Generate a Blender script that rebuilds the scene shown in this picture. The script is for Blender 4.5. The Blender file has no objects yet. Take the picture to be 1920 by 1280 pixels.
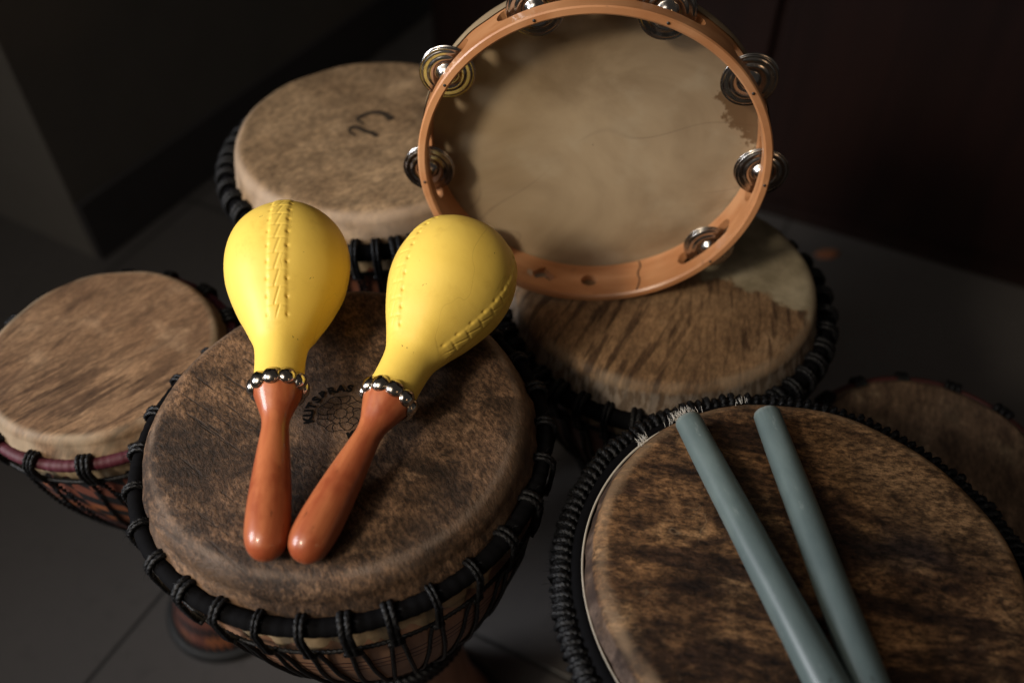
import bpy, bmesh, math, random
import numpy as np
from mathutils import Vector, Matrix, noise

random.seed(7)
RNG = np.random.default_rng(11)
SC = bpy.context.scene
COL = SC.collection
PI = math.pi
R_ = math.radians

# ------------------------------------------------------------------ camera
CAM_H = 1.216
cam_d = bpy.data.cameras.new('camera')
cam = bpy.data.objects.new('camera', cam_d)
COL.objects.link(cam)
cam_d.sensor_width = 36.0
cam_d.lens = 1658.7 / 1920 * 36
cam_d.clip_start = 0.02
cam_d.clip_end = 60
rows = ((0.99994, -0.0076, -0.0072), (-0.0105, -0.7261, -0.6875), (0.0, 0.6875, -0.7262))
rx, rd, rf = [Vector(r).normalized() for r in rows]
cam.matrix_world = Matrix(((rx.x, -rd.x, -rf.x, 0), (rx.y, -rd.y, -rf.y, 0), (rx.z, -rd.z, -rf.z, CAM_H), (0, 0, 0, 1)))
cam_d.dof.use_dof = True
cam_d.dof.focus_distance = 0.71
cam_d.dof.aperture_fstop = 2.6
SC.camera = cam

# ------------------------------------------------------------------ world + lamps
world = bpy.data.worlds.new('World')
SC.world = world
world.use_nodes = True
world.node_tree.nodes['Background'].inputs[0].default_value = (1.0, 0.91, 0.82, 1)
world.node_tree.nodes['Background'].inputs[1].default_value = 0.036


def lamp(name, kind, loc, aim, power, color, **kw):
    l = bpy.data.lights.new(name, kind)
    l.energy = power
    l.color = color
    for k, v in kw.items():
        setattr(l, k, v)
    o = bpy.data.objects.new(name, l)
    COL.objects.link(o)
    o.location = loc
    o.rotation_euler = (Vector(aim) - Vector(loc)).to_track_quat('-Z', 'Y').to_euler()
    return o


lamp('key_lamp', 'SPOT', (-1.12, -0.50, 1.92), (-0.23, 0.53, 0.72), 108, (1.0, 0.85, 0.66),
     spot_size=R_(33), spot_blend=1.0, shadow_soft_size=0.16)
lamp('window_light', 'AREA', (-1.75, 0.12, 1.30), (-0.16, 0.46, 0.70), 4.2, (0.93, 0.95, 1.0),
     shape='RECTANGLE', size=0.6, size_y=0.8, spread=R_(60))
lamp('soft_fill_light', 'AREA', (-1.35, -0.55, 2.2), (-0.36, 0.68, 0.6), 3.0, (1.0, 0.91, 0.80),
     shape='RECTANGLE', size=1.7, size_y=1.7, spread=R_(70))  # added soft fill for shadows and stud reflections, no known fixture
lamp('warm_fill', 'AREA', (1.1, -0.9, 1.3), (0.1, 0.5, 0.6), 0.8, (1.0, 0.62, 0.34),
     shape='DISK', size=0.25)  # added weak warm fill for orange stud glints, source unseen

SC.view_settings.view_transform = 'Standard'
SC.view_settings.look = 'None'
SC.view_settings.exposure = 0.0
SC.view_settings.gamma = 1.0
SC.cycles.use_denoising = True
SC.cycles.max_bounces = 8
SC.cycles.sample_clamp_indirect = 4.0


# ------------------------------------------------------------------ node helper
class NT:
    def __init__(self, name):
        self.m = bpy.data.materials.new(name)
        self.m.use_nodes = True
        self.t = self.m.node_tree
        self.b = self.t.nodes['Principled BSDF']
        self.tc = self.t.nodes.new('ShaderNodeTexCoord')

    def link(self, a, b):
        self.t.links.new(a, b)

    def put(self, sock, v):
        if hasattr(v, 'is_output'):
            self.link(v, sock)
        elif isinstance(v, (tuple, list)) and len(v) == 3 and sock.type == 'RGBA':
            sock.default_value = (*v, 1)
        else:
            sock.default_value = v

    def math(self, op, a, b=0.0, c=None, clamp=False):
        n = self.t.nodes.new('ShaderNodeMath')
        n.operation = op
        n.use_clamp = clamp
        self.put(n.inputs[0], a)
        self.put(n.inputs[1], b)
        if c is not None:
            self.put(n.inputs[2], c)
        return n.outputs[0]

    def mix(self, f, a, b, mode='MIX'):
        n = self.t.nodes.new('ShaderNodeMix')
        n.data_type = 'RGBA'
        n.blend_type = mode
        self.put(n.inputs[0], f)
        self.put(n.inputs[6], a)
        self.put(n.inputs[7], b)
        return n.outputs[2]

    def mapping(self, rot=0.0, scale=(1, 1, 1), loc=(0, 0, 0), src=None):
        r = self.t.nodes.new('ShaderNodeMapping')
        r.inputs['Rotation'].default_value = (0, 0, rot)
        self.link(src or self.tc.outputs['Object'], r.inputs[0])
        s = self.t.nodes.new('ShaderNodeMapping')
        s.inputs['Scale'].default_value = scale
        s.inputs['Location'].default_value = loc
        self.link(r.outputs[0], s.inputs[0])
        return s.outputs[0]

    def noise(self, vec=None, scale=10, detail=4, rough=0.55, dist=0.0):
        n = self.t.nodes.new('ShaderNodeTexNoise')
        self.link(vec or self.tc.outputs['Object'], n.inputs['Vector'])
        n.inputs['Scale'].default_value = scale
        n.inputs['Detail'].default_value = detail
        n.inputs['Roughness'].default_value = rough
        n.inputs['Distortion'].default_value = dist
        return n.outputs['Fac']

    def ramp(self, f, lo, hi):
        n = self.t.nodes.new('ShaderNodeMapRange')
        n.interpolation_type = 'SMOOTHSTEP'
        self.put(n.inputs[0], f)
        n.inputs[1].default_value = lo
        n.inputs[2].default_value = hi
        return n.outputs[0]

    def xyz(self, vec=None):
        n = self.t.nodes.new('ShaderNodeSeparateXYZ')
        self.link(vec or self.tc.outputs['Object'], n.inputs[0])
        return n.outputs

    def bump(self, h, strength=0.3, dist=0.001, prev=None):
        n = self.t.nodes.new('ShaderNodeBump')
        n.inputs['Strength'].default_value = strength
        n.inputs['Distance'].default_value = dist
        self.put(n.inputs['Height'], h)
        if prev is not None:
            self.link(prev, n.inputs['Normal'])
        return n.outputs[0]

    def out(self, color, rough=0.6, normal=None, metallic=0.0, spec=0.5, coat=0.0, coat_rough=0.1, sheen=0.0):
        b = self.b
        self.put(b.inputs['Base Color'], color)
        self.put(b.inputs['Roughness'], rough)
        b.inputs['Metallic'].default_value = metallic
        b.inputs['Specular IOR Level'].default_value = spec
        b.inputs['Coat Weight'].default_value = coat
        b.inputs['Coat Roughness'].default_value = coat_rough
        b.inputs['Sheen Weight'].default_value = sheen
        if normal is not None:
            self.link(normal, b.inputs['Normal'])
        return self.m


def simple(name, color, rough=0.6, var=0.25, nscale=60, bump=0.15, **kw):
    n = NT(name)
    f = n.noise(scale=nscale, detail=5)
    dark = tuple(c * (1 - var) for c in color)
    lite = tuple(min(1, c * (1 + var)) for c in color)
    nrm = n.bump(n.noise(scale=nscale * 4, detail=3), bump, 0.0006)
    return n.out(n.mix(f, dark, lite), rough, nrm, **kw)


# ------------------------------------------------------------------ mesh helpers
def mesh_obj(name, V, F, mat, parent=None, smooth=True, loc=None):
    me = bpy.data.meshes.new(name)
    if isinstance(V, np.ndarray):
        V = V.tolist()
    me.from_pydata(V, [], F)
    if smooth:
        me.polygons.foreach_set('use_smooth', [True] * len(me.polygons))
    if mat:
        me.materials.append(mat)
    me.update()
    o = bpy.data.objects.new(name, me)
    COL.objects.link(o)
    if parent:
        o.parent = parent
    if loc is not None:
        o.location = loc
    return o


def empty(name, loc, label, cat, group=None):
    o = bpy.data.objects.new(name, None)
    o.empty_display_size = 0.05
    COL.objects.link(o)
    o.location = loc
    o['label'] = label
    o['category'] = cat
    if group:
        o['group'] = group
    return o


def grid_faces(nr, ns, closed_s=True, closed_r=False, off=0):
    F = []
    R2 = nr if closed_r else nr - 1
    S2 = ns if closed_s else ns - 1
    for i in range(R2):
        a = off + i * ns
        b = off + ((i + 1) % nr) * ns
        for j in range(S2):
            k = (j + 1) % ns
            F.append((a + j, a + k, b + k, b + j))
    return F


def lathe(profile, segs, disp=None):
    """profile: list of (r, z) from bottom/outside order; returns V, F"""
    P = np.array(profile, float)
    A = np.linspace(0, 2 * PI, segs, endpoint=False)
    r = np.repeat(P[:, 0][:, None], segs, 1)
    z = np.repeat(P[:, 1][:, None], segs, 1)
    a = np.repeat(A[None, :], len(P), 0)
    if disp:
        r, z = disp(r, z, a)
    V = np.stack([r * np.cos(a), r * np.sin(a), z], -1).reshape(-1, 3)
    return V, grid_faces(len(P), segs)


def smooth_path(pts, step, closed=False):
    P = np.array(pts, float)
    n = len(P)
    out = []
    idx = range(n) if closed else range(n - 1)
    for i in idx:
        if closed:
            p0, p1, p2, p3 = P[(i - 1) % n], P[i], P[(i + 1) % n], P[(i + 2) % n]
        else:
            p1, p2 = P[i], P[i + 1]
            p0 = P[i - 1] if i > 0 else 2 * p1 - p2
            p3 = P[i + 2] if i + 2 < n else 2 * p2 - p1
        m = max(1, int(round(np.linalg.norm(p2 - p1) / step)))
        t = np.linspace(0, 1, m, endpoint=False)[:, None]
        out.append(0.5 * (2 * p1 + (p2 - p0) * t + (2 * p0 - 5 * p1 + 4 * p2 - p3) * t ** 2 + (3 * p1 - p0 - 3 * p2 + p3) * t ** 3))
    if not closed:
        out.append(P[-1:])
    return np.concatenate(out)


def tube(path, rad, sides=8, closed=False, lobes=0, pitch=0.02, off=0):
    """rope-like tube; lobes > 0 twists strands round it"""
    P = np.asarray(path, float)
    n = len(P)
    if closed:
        T = np.roll(P, -1, 0) - np.roll(P, 1, 0)
    else:
        T = np.gradient(P, axis=0)
    T /= np.linalg.norm(T, axis=1)[:, None] + 1e-12
    N = np.zeros_like(P)
    ref = np.array([0, 0, 1.0]) if abs(T[0, 2]) < 0.9 else np.array([1.0, 0, 0])
    v = ref - T[0] * (ref @ T[0])
    N[0] = v / np.linalg.norm(v)
    for i in range(1, n):
        v = N[i - 1] - T[i] * (N[i - 1] @ T[i])
        N[i] = v / (np.linalg.norm(v) + 1e-12)
    B = np.cross(T, N)
    s = np.concatenate([[0], np.cumsum(np.linalg.norm(np.diff(P, axis=0), axis=1))])
    th = np.linspace(0, 2 * PI, sides, endpoint=False)
    r = np.broadcast_to(np.asarray(rad, float), (n,))[:, None] * np.ones((1, sides))
    ang = th[None, :] + 0 * s[:, None]
    if lobes:
        ang = ang + (s / pitch * 2 * PI)[:, None]
        r = r * (1 + 0.16 * np.cos(lobes * th)[None, :])
    V = P[:, None, :] + r[..., None] * (np.cos(ang)[..., None] * N[:, None, :] + np.sin(ang)[..., None] * B[:, None, :])
    F = grid_faces(n, sides, True, closed, off)
    if not closed:
        F.append(tuple(off + j for j in range(sides - 1, -1, -1)))
        F.append(tuple(off + (n - 1) * sides + j for j in range(sides)))
    return V.reshape(-1, 3), F


class MB:
    def __init__(self):
        self.V, self.F, self.n = [], [], 0

    def add(self, V, F):
        V = np.asarray(V, float).reshape(-1, 3)
        self.V.append(V)
        self.F += [tuple(i + self.n for i in f) for f in F]
        self.n += len(V)

    def tube(self, path, rad, **k):
        self.add(*tube(path, rad, **k))

    def box(self, c, s, M=None):
        x, y, z = s[0] / 2, s[1] / 2, s[2] / 2
        V = np.array([(i * x, j * y, k * z) for i in (-1, 1) for j in (-1, 1) for k in (-1, 1)], float)
        if M is not None:
            V = V @ np.array(M).T
        V = V + np.array(c)
        self.add(V, [(0, 1, 3, 2), (4, 6, 7, 5), (0, 4, 5, 1), (2, 3, 7, 6), (0, 2, 6, 4), (1, 5, 7, 3)])

    def build(self, name, mat, parent=None, smooth=True, loc=None):
        return mesh_obj(name, np.concatenate(self.V), self.F, mat, parent, smooth, loc)


def bevel_apply(o, width, segs=2):
    bm = bmesh.new()
    bm.from_mesh(o.data)
    bmesh.ops.bevel(bm, geom=bm.edges[:], offset=width, segments=segs, affect='EDGES', profile=0.5)
    bm.to_mesh(o.data)
    bm.free()


# ------------------------------------------------------------------ materials
def skin_base(n, c_dark, c_mid, c_light, blot=14, lo=0.35, hi=0.65):
    b = n.noise(scale=blot, detail=6, rough=0.62, dist=0.4)
    c = n.mix(n.ramp(b, lo, hi), c_dark, c_mid)
    b2 = n.noise(n.mapping(0.6, (1, 1, 1), (3.1, 1.7, 0)), scale=blot * 2.7, detail=5, rough=0.6)
    return n.mix(n.ramp(b2, 0.5, 0.78), c, c_light)


def hide_detail(n, c, rot, stretch, fine=150, mid=34, k_mid=0.75, k_fine=0.8):
    m = n.noise(n.mapping(rot, (1, stretch, 1), (1.9, 0.6, 0)), scale=mid, detail=10, rough=0.78, dist=0.25)
    c = n.mix(k_mid, c, n.mix(n.ramp(m, 0.34, 0.66), (0.26, 0.23, 0.21), (1.70, 1.68, 1.62)), 'MULTIPLY')
    f = n.noise(n.mapping(rot, (1, stretch * 1.3, 1)), scale=fine, detail=4, rough=0.8)
    c = n.mix(k_fine, c, n.mix(n.ramp(f, 0.36, 0.66), (0.22, 0.20, 0.19), (1.85, 1.80, 1.72)), 'MULTIPLY')
    return c, m, f


def radial(n):
    x, y, z = n.xyz()
    return n.math('SQRT', n.math('ADD', n.math('MULTIPLY', x, x), n.math('MULTIPLY', y, y)))


def stripes(n, rot, scale, stretch, lo, hi, loc=(0, 0, 0), dist=0.3):
    return n.ramp(n.noise(n.mapping(rot, (1, stretch, 1), loc), scale=scale, detail=4, rough=0.55, dist=dist), lo, hi)


def skin_dark_brown():
    n = NT('skin_dark_brown')
    c = skin_base(n, (0.038, 0.022, 0.013), (0.130, 0.077, 0.046), (0.180, 0.114, 0.072), 12, 0.36, 0.62)
    m = n.ramp(n.noise(n.mapping(R_(10), (1, 1.8, 1), (0.42, 1.35, 0)), scale=10, detail=10, rough=0.74, dist=0.5), 0.50, 0.60)
    m = n.math('MULTIPLY', m, n.ramp(radial(n), 0.030, 0.052))
    c = n.mix(n.math('MULTIPLY', m, 0.7), c, (0.020, 0.012, 0.008))
    c, mid, h = hide_detail(n, c, R_(60), 1.5, 165, 38)
    # creases and long dark scratches
    ln = n.math('SUBTRACT', 1.0, n.ramp(n.math('ABSOLUTE', n.math('SUBTRACT', n.noise(n.mapping(R_(20), (1, 1.5, 1), (0.7, 2.1, 0)), scale=12, detail=6, rough=0.6, dist=0.5), 0.5)), 0.0, 0.008))
    lm = n.ramp(n.noise(n.mapping(0, (1, 1, 1), (8, 3, 0)), scale=11, detail=2), 0.45, 0.58)
    crease = n.math('MULTIPLY', ln, lm)
    c = n.mix(n.math('MULTIPLY', crease, 0.7), c, (0.016, 0.010, 0.007))
    stamp_lift = n.math('SUBTRACT', 1.0, n.ramp(n.math('ADD', radial(n), n.math('MULTIPLY', n.math('SUBTRACT', n.noise(scale=28, detail=5), 0.5), 0.03)), 0.026, 0.044))
    c = n.mix(n.math('MULTIPLY', stamp_lift, 0.45), c, (0.125, 0.080, 0.054))  # skin colour lightened round the stamp to offset the maraca's shade
    x, y, z = n.xyz()
    left = n.ramp(x, -0.01, -0.05)
    s = n.math('MULTIPLY', stripes(n, R_(38), 11, 16, 0.585, 0.65, (0.3, 0.2, 0), 0.15), left)
    c = n.mix(n.math('MULTIPLY', s, 0.85), c, (0.016, 0.010, 0.007))
    r = radial(n)
    rn = n.math('ADD', r, n.math('MULTIPLY', n.math('SUBTRACT', n.noise(scale=30, detail=6), 0.5), 0.016))
    edge = n.math('MULTIPLY', n.ramp(rn, 0.136, 0.150), n.ramp(n.noise(scale=9, detail=3), 0.38, 0.62))
    c = n.mix(n.math('MULTIPLY', edge, 0.35), c, (0.17, 0.113, 0.076))
    rdg = n.math('SUBTRACT', 1.0, n.ramp(n.math('ABSOLUTE', n.math('SUBTRACT', n.math('ADD', r, n.math('MULTIPLY', n.math('SUBTRACT', n.noise(scale=40, detail=5), 0.5), 0.006)), 0.1465)), 0.0006, 0.0042))
    rdg = n.math('MULTIPLY', rdg, n.ramp(n.noise(n.mapping(0, (1, 1, 1), (2, 2, 0)), scale=13, detail=4), 0.40, 0.60))
    rdg = n.math('MULTIPLY', rdg, n.ramp(z, -0.012, -0.008))
    c = n.mix(n.math('MULTIPLY', rdg, 0.32), c, (0.27, 0.195, 0.145))
    nrm = n.bump(mid, 0.7, 0.0022)
    nrm = n.bump(n.math('SUBTRACT', 1.0, n.math('MAXIMUM', crease, s)), 0.5, 0.0010, nrm)
    nrm = n.bump(h, 0.9, 0.0014, nrm)
    return n.out(c, n.math('ADD', 0.66, n.math('MULTIPLY', edge, -0.24)), nrm, spec=0.28)


def skin_streaked_brown():
    n = NT('skin_streaked_brown')
    c = skin_base(n, (0.032, 0.016, 0.0085), (0.155, 0.083, 0.039), (0.295, 0.178, 0.090), 9, 0.38, 0.58)
    s = stripes(n, R_(8), 12, 4.0, 0.45, 0.60, (0.2, 0.3, 0), 0.8)
    c = n.mix(n.math('MULTIPLY', s, 0.9), c, (0.026, 0.013, 0.008))
    x, y, z = n.xyz()
    # pale worn area towards the far right, dark stain beyond the middle
    q = n.math('ADD', n.math('MULTIPLY', n.math('SUBTRACT', n.noise(scale=16, detail=6, rough=0.65), 0.5), 0.10), n.math('ADD', n.math('MULTIPLY', x, 0.7), y))
    pale = n.math('MULTIPLY', n.ramp(q, 0.07, 0.115), n.ramp(x, 0.01, 0.05))
    c = n.mix(n.math('MULTIPLY', pale, 0.55), c, (0.25, 0.150, 0.075))
    dx = n.math('SUBTRACT', x, 0.070)
    dy = n.math('SUBTRACT', y, 0.010)
    rr = n.math('SQRT', n.math('ADD', n.math('MULTIPLY', dx, dx), n.math('MULTIPLY', n.math('MULTIPLY', dy, dy), 2.2)))
    rr = n.math('ADD', rr, n.math('MULTIPLY', n.math('SUBTRACT', n.noise(scale=22, detail=6, rough=0.65), 0.5), 0.06))
    c = n.mix(n.math('MULTIPLY', n.math('SUBTRACT', 1.0, n.ramp(rr, 0.012, 0.045)), 0.8), c, (0.022, 0.015, 0.014))
    c, mid, h = hide_detail(n, c, R_(8), 1.55, 120, 26, 0.9, 0.85)
    nick = stripes(n, R_(-35), 75, 0.45, 0.64, 0.70, (0.4, 0, 0), 0.8)
    c = n.mix(n.math('MULTIPLY', nick, 0.65), c, (0.030, 0.015, 0.008))
    crk = n.math('SUBTRACT', 1.0, n.ramp(n.math('ABSOLUTE', n.math('SUBTRACT', n.noise(n.mapping(R_(25), (1, 1.6, 1), (3.3, 1.1, 0)), scale=13, detail=3, dist=0.6), 0.5)), 0.0, 0.006))
    cm = n.ramp(n.noise(n.mapping(0, (1, 1, 1), (6, 2, 0)), scale=15, detail=2), 0.55, 0.65)
    c = n.mix(n.math('MULTIPLY', n.math('MULTIPLY', crk, cm), 0.45), c, (0.30, 0.21, 0.13))
    r = radial(n)
    rn = n.math('ADD', r, n.math('MULTIPLY', n.math('SUBTRACT', n.noise(scale=34, detail=6, rough=0.65), 0.5), 0.014))
    edge = n.math('MULTIPLY', n.ramp(rn, 0.1415, 0.149), n.ramp(n.noise(scale=22, detail=4), 0.30, 0.6))
    edge = n.math('MULTIPLY', edge, n.ramp(z, -0.009, -0.003))
    c = n.mix(n.math('MULTIPLY', edge, 0.6), c, (0.26, 0.17, 0.098))
    sd = n.ramp(n.noise(n.mapping(0, (1, 1, 0.4), (1, 5, 2)), scale=45, detail=6, rough=0.7), 0.40, 0.60)
    c = n.mix(n.math('MULTIPLY', n.ramp(z, -0.006, -0.011), 0.9), c, n.mix(sd, (0.040, 0.026, 0.021), (0.135, 0.094, 0.073)))
    nrm = n.bump(mid, 0.7, 0.0022)
    nrm = n.bump(h, 0.9, 0.0014, nrm)
    return n.out(c, 0.66, nrm, spec=0.25)


def skin_patched():
    n = NT('skin_patched')
    c = skin_base(n, (0.13, 0.076, 0.040), (0.255, 0.158, 0.084), (0.32, 0.21, 0.12), 9, 0.3, 0.62)
    x, y, z = n.xyz()
    s = stripes(n, R_(-62), 13, 8.0, 0.50, 0.62, (0.8, 0.1, 0))
    s2 = stripes(n, R_(-82), 15, 8.0, 0.50, 0.62, (0.1, 0.6, 0))
    right = n.ramp(x, -0.03, 0.06)
    st = n.math('ADD', n.math('MULTIPLY', s, n.math('SUBTRACT', 1.0, right)), n.math('MULTIPLY', s2, right))
    c = n.mix(n.math('MULTIPLY', st, 0.85), c, (0.050, 0.027, 0.015))
    low = n.ramp(n.math('ADD', x, n.math('MULTIPLY', y, -0.6)), 0.02, 0.13)
    c = n.mix(n.math('MULTIPLY', low, 0.35), c, (0.07, 0.04, 0.022))
    # pale patch with a ragged border
    nz = n.math('SUBTRACT', n.noise(scale=34, detail=5, rough=0.65), 0.5)
    nz2 = n.math('SUBTRACT', n.noise(n.mapping(0, (1, 1, 1), (4, 2, 0)), scale=12, detail=2), 0.5)
    q = n.math('ADD', n.math('ADD', n.math('MULTIPLY', x, 0.68), y), n.math('ADD', n.math('MULTIPLY', nz, 0.075), n.math('MULTIPLY', nz2, 0.05)))
    q = n.math('MINIMUM', q, n.math('ADD', n.math('SUBTRACT', x, 0.015), n.math('MULTIPLY', nz, 0.05)))
    patch = n.ramp(q, 0.017, 0.031)
    c, mid, h = hide_detail(n, c, R_(-75), 2.0, 120, 22, 0.35, 0.35)
    pale = n.mix(n.ramp(n.noise(scale=22, detail=8, rough=0.7), 0.35, 0.7), (0.20, 0.165, 0.105), (0.34, 0.285, 0.19))
    c = n.mix(patch, c, pale)
    r = radial(n)
    edge = n.math('MULTIPLY', n.ramp(r, 0.147, 0.154), n.ramp(n.noise(scale=18, detail=3), 0.35, 0.6))
    c = n.mix(n.math('MULTIPLY', edge, 0.4), c, (0.33, 0.25, 0.17))
    hair = n.noise(n.mapping(0, (1, 1, 0.08)), scale=220, detail=3)
    side = n.ramp(z, -0.006, -0.014)
    c = n.mix(n.math('MULTIPLY', side, 0.7), c, n.mix(n.ramp(hair, 0.4, 0.62), (0.06, 0.045, 0.035), (0.22, 0.19, 0.16)))
    nrm = n.bump(n.noise(scale=40, detail=5), 0.4, 0.001)
    return n.out(c, 0.66, nrm, spec=0.28)


def skin_striped_tan():
    n = NT('skin_striped_tan')
    c = skin_base(n, (0.140, 0.080, 0.045), (0.220, 0.135, 0.079), (0.285, 0.188, 0.117), 9, 0.3, 0.65)
    x, y, z = n.xyz()
    a = stripes(n, R_(-42), 12, 9.0, 0.49, 0.60, (0.5, 0.1, 0))
    b = stripes(n, R_(-66), 12, 7.0, 0.52, 0.64, (0.9, 0.7, 0))
    low = n.ramp(y, 0.02, -0.06)
    c = n.mix(n.math('MULTIPLY', n.math('MULTIPLY', a, low), 0.85), c, (0.055, 0.03, 0.018))
    lf = n.ramp(x, 0.0, -0.05)
    c = n.mix(n.math('MULTIPLY', n.math('MULTIPLY', b, lf), 0.7), c, (0.065, 0.036, 0.022))
    c, mid, h = hide_detail(n, c, R_(-45), 3.0, 100, 18, 0.5, 0.4)
    bl = n.ramp(n.noise(n.mapping(R_(-42), (1, 2.5, 1), (2, 0, 0)), scale=14, detail=4), 0.5, 0.7)
    c = n.mix(n.math('MULTIPLY', bl, 0.5), c, (0.11, 0.063, 0.037))
    r = radial(n)
    edge = n.math('MULTIPLY', n.ramp(r, 0.103, 0.110), n.ramp(n.noise(scale=16, detail=3), 0.3, 0.55))
    c = n.mix(n.math('MULTIPLY', edge, 0.7), c, (0.36, 0.28, 0.19))
    nrm = n.bump(n.noise(scale=45, detail=5), 0.35, 0.001)
    return n.out(c, 0.64, nrm, spec=0.28)


def skin_plain_beige():
    n = NT('skin_plain_beige')
    c = skin_base(n, (0.165, 0.107, 0.061), (0.255, 0.175, 0.104), (0.305, 0.215, 0.132), 8, 0.3, 0.65)
    c, mid, h = hide_detail(n, c, R_(-40), 1.2, 110, 20, 0.45, 0.4)
    s = stripes(n, R_(-40), 22, 2.5, 0.60, 0.70, (0.2, 0.9, 0))
    c = n.mix(n.math('MULTIPLY', s, 0.5), c, (0.12, 0.083, 0.05))
    r = radial(n)
    edge = n.math('MULTIPLY', n.ramp(r, 0.144, 0.153), n.ramp(n.noise(scale=14, detail=3), 0.25, 0.5))
    c = n.mix(n.math('MULTIPLY', edge, 0.7), c, (0.40, 0.30, 0.215))
    nrm = n.bump(n.noise(scale=40, detail=5), 0.3, 0.001)
    return n.out(c, 0.64, nrm, spec=0.28)


def skin_shaded():
    n = NT('skin_mottled_brown')
    c = skin_base(n, (0.07, 0.045, 0.03), (0.15, 0.10, 0.066), (0.2, 0.15, 0.1), 10, 0.3, 0.65)
    s = stripes(n, R_(-72), 12, 5.0, 0.48, 0.62, (0.5, 0.3, 0))
    c = n.mix(n.math('MULTIPLY', s, 0.4), c, (0.035, 0.022, 0.016))
    c, mid, h = hide_detail(n, c, R_(-70), 2.0, 90, 16, 0.5, 0.4)
    nrm = n.bump(n.noise(scale=40, detail=5), 0.3, 0.001)
    return n.out(c, 0.66, nrm, spec=0.28)


def mat_rope():
    n = NT('black_rope')
    f = n.noise(scale=900, detail=3, rough=0.7)
    nrm = n.bump(f, 0.6, 0.0008)
    return n.out(n.mix(n.ramp(f, 0.42, 0.78), (0.003, 0.0031, 0.0036), (0.030, 0.031, 0.035)), 0.40, nrm, spec=0.22)  # fibre glints put into the colour as random brighter specks


def mat_shell(name, base, dark, carved=None, painted=False, H=0.6):
    n = NT(name)
    g = n.noise(n.mapping(0, (1, 1, 0.12)), scale=42, detail=5, rough=0.6, dist=0.6)
    c = n.mix(n.ramp(g, 0.3, 0.7), dark, base)
    x, y, z = n.xyz()
    nrm = n.bump(g, 0.2, 0.001)
    if carved:
        at2 = n.math('ARCTAN2', y, x)
        wob = n.math('MULTIPLY', n.math('SINE', n.math('MULTIPLY', at2, 9.0)), 0.0012)
        acc = None
        for zc in carved:
            d = n.math('ABSOLUTE', n.math('ADD', n.math('SUBTRACT', z, zc), wob))
            k = n.math('SUBTRACT', 1.0, n.ramp(d, 0.0006, 0.0018))
            acc = k if acc is None else n.math('MAXIMUM', acc, k)
        c = n.mix(acc, c, (0.055, 0.010, 0.008))
        nrm = n.bump(n.math('SUBTRACT', 1.0, acc), 0.6, 0.0015, nrm)
    if painted:
        at2 = n.math('ARCTAN2', y, x)
        u = n.math('MULTIPLY', at2, 7.0)
        tri = n.math('ABSOLUTE', n.math('SUBTRACT', n.math('FRACT', n.math('ADD', u, n.math('MULTIPLY', z, 30.0))), 0.5))
        tri2 = n.math('ABSOLUTE', n.math('SUBTRACT', n.math('FRACT', n.math('MULTIPLY', z, 26.0)), 0.5))
        k = n.ramp(n.math('ADD', n.math('SUBTRACT', tri, tri2), n.math('MULTIPLY', n.noise(scale=30, detail=3), 0.15)), 0.07, 0.09)
        c = n.mix(k, c, (0.014, 0.015, 0.018))
        k2 = n.ramp(n.noise(scale=8, detail=2), 0.52, 0.56)
        c = n.mix(n.math('MULTIPLY', k2, n.math('SUBTRACT', 1.0, k)), c, (0.32, 0.11, 0.045))
    return n.out(c, 0.45, nrm, spec=0.4)


M = {}
M['rope'] = mat_rope()
M['cloth'] = simple('black_cloth', (0.0038, 0.0038, 0.0045), 0.8, 0.3, 120, 0.3, spec=0.04)
M['magenta'] = simple('magenta_cloth', (0.062, 0.005, 0.014), 0.65, 0.3, 160, 0.3)
M['red'] = simple('red_cloth', (0.045, 0.007, 0.006), 0.65, 0.3, 160, 0.3)
M['edge'] = simple('raw_skin_edge', (0.55, 0.50, 0.42), 0.6, 0.2, 200, 0.3)
M['flap'] = simple('skin_flap', (0.34, 0.25, 0.15), 0.7, 0.4, 60, 0.5)
M['ink'] = simple('black_ink', (0.0035, 0.003, 0.003), 0.7, 0.5, 300, 0.2, spec=0.15)
M['ink_worn'] = simple('worn_black_ink', (0.009, 0.007, 0.006), 0.75, 0.7, 140, 0.2, spec=0.15)
M['smudge'] = simple('smudged_ink', (0.034, 0.025, 0.018), 0.75, 0.8, 120, 0.2, spec=0.15)
M['rubber'] = simple('black_rubber', (0.012, 0.012, 0.012), 0.6, 0.2, 80, 0.1)
M['fur'] = simple('white_fur', (0.62, 0.58, 0.52), 0.6, 0.15, 100, 0.0)


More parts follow.
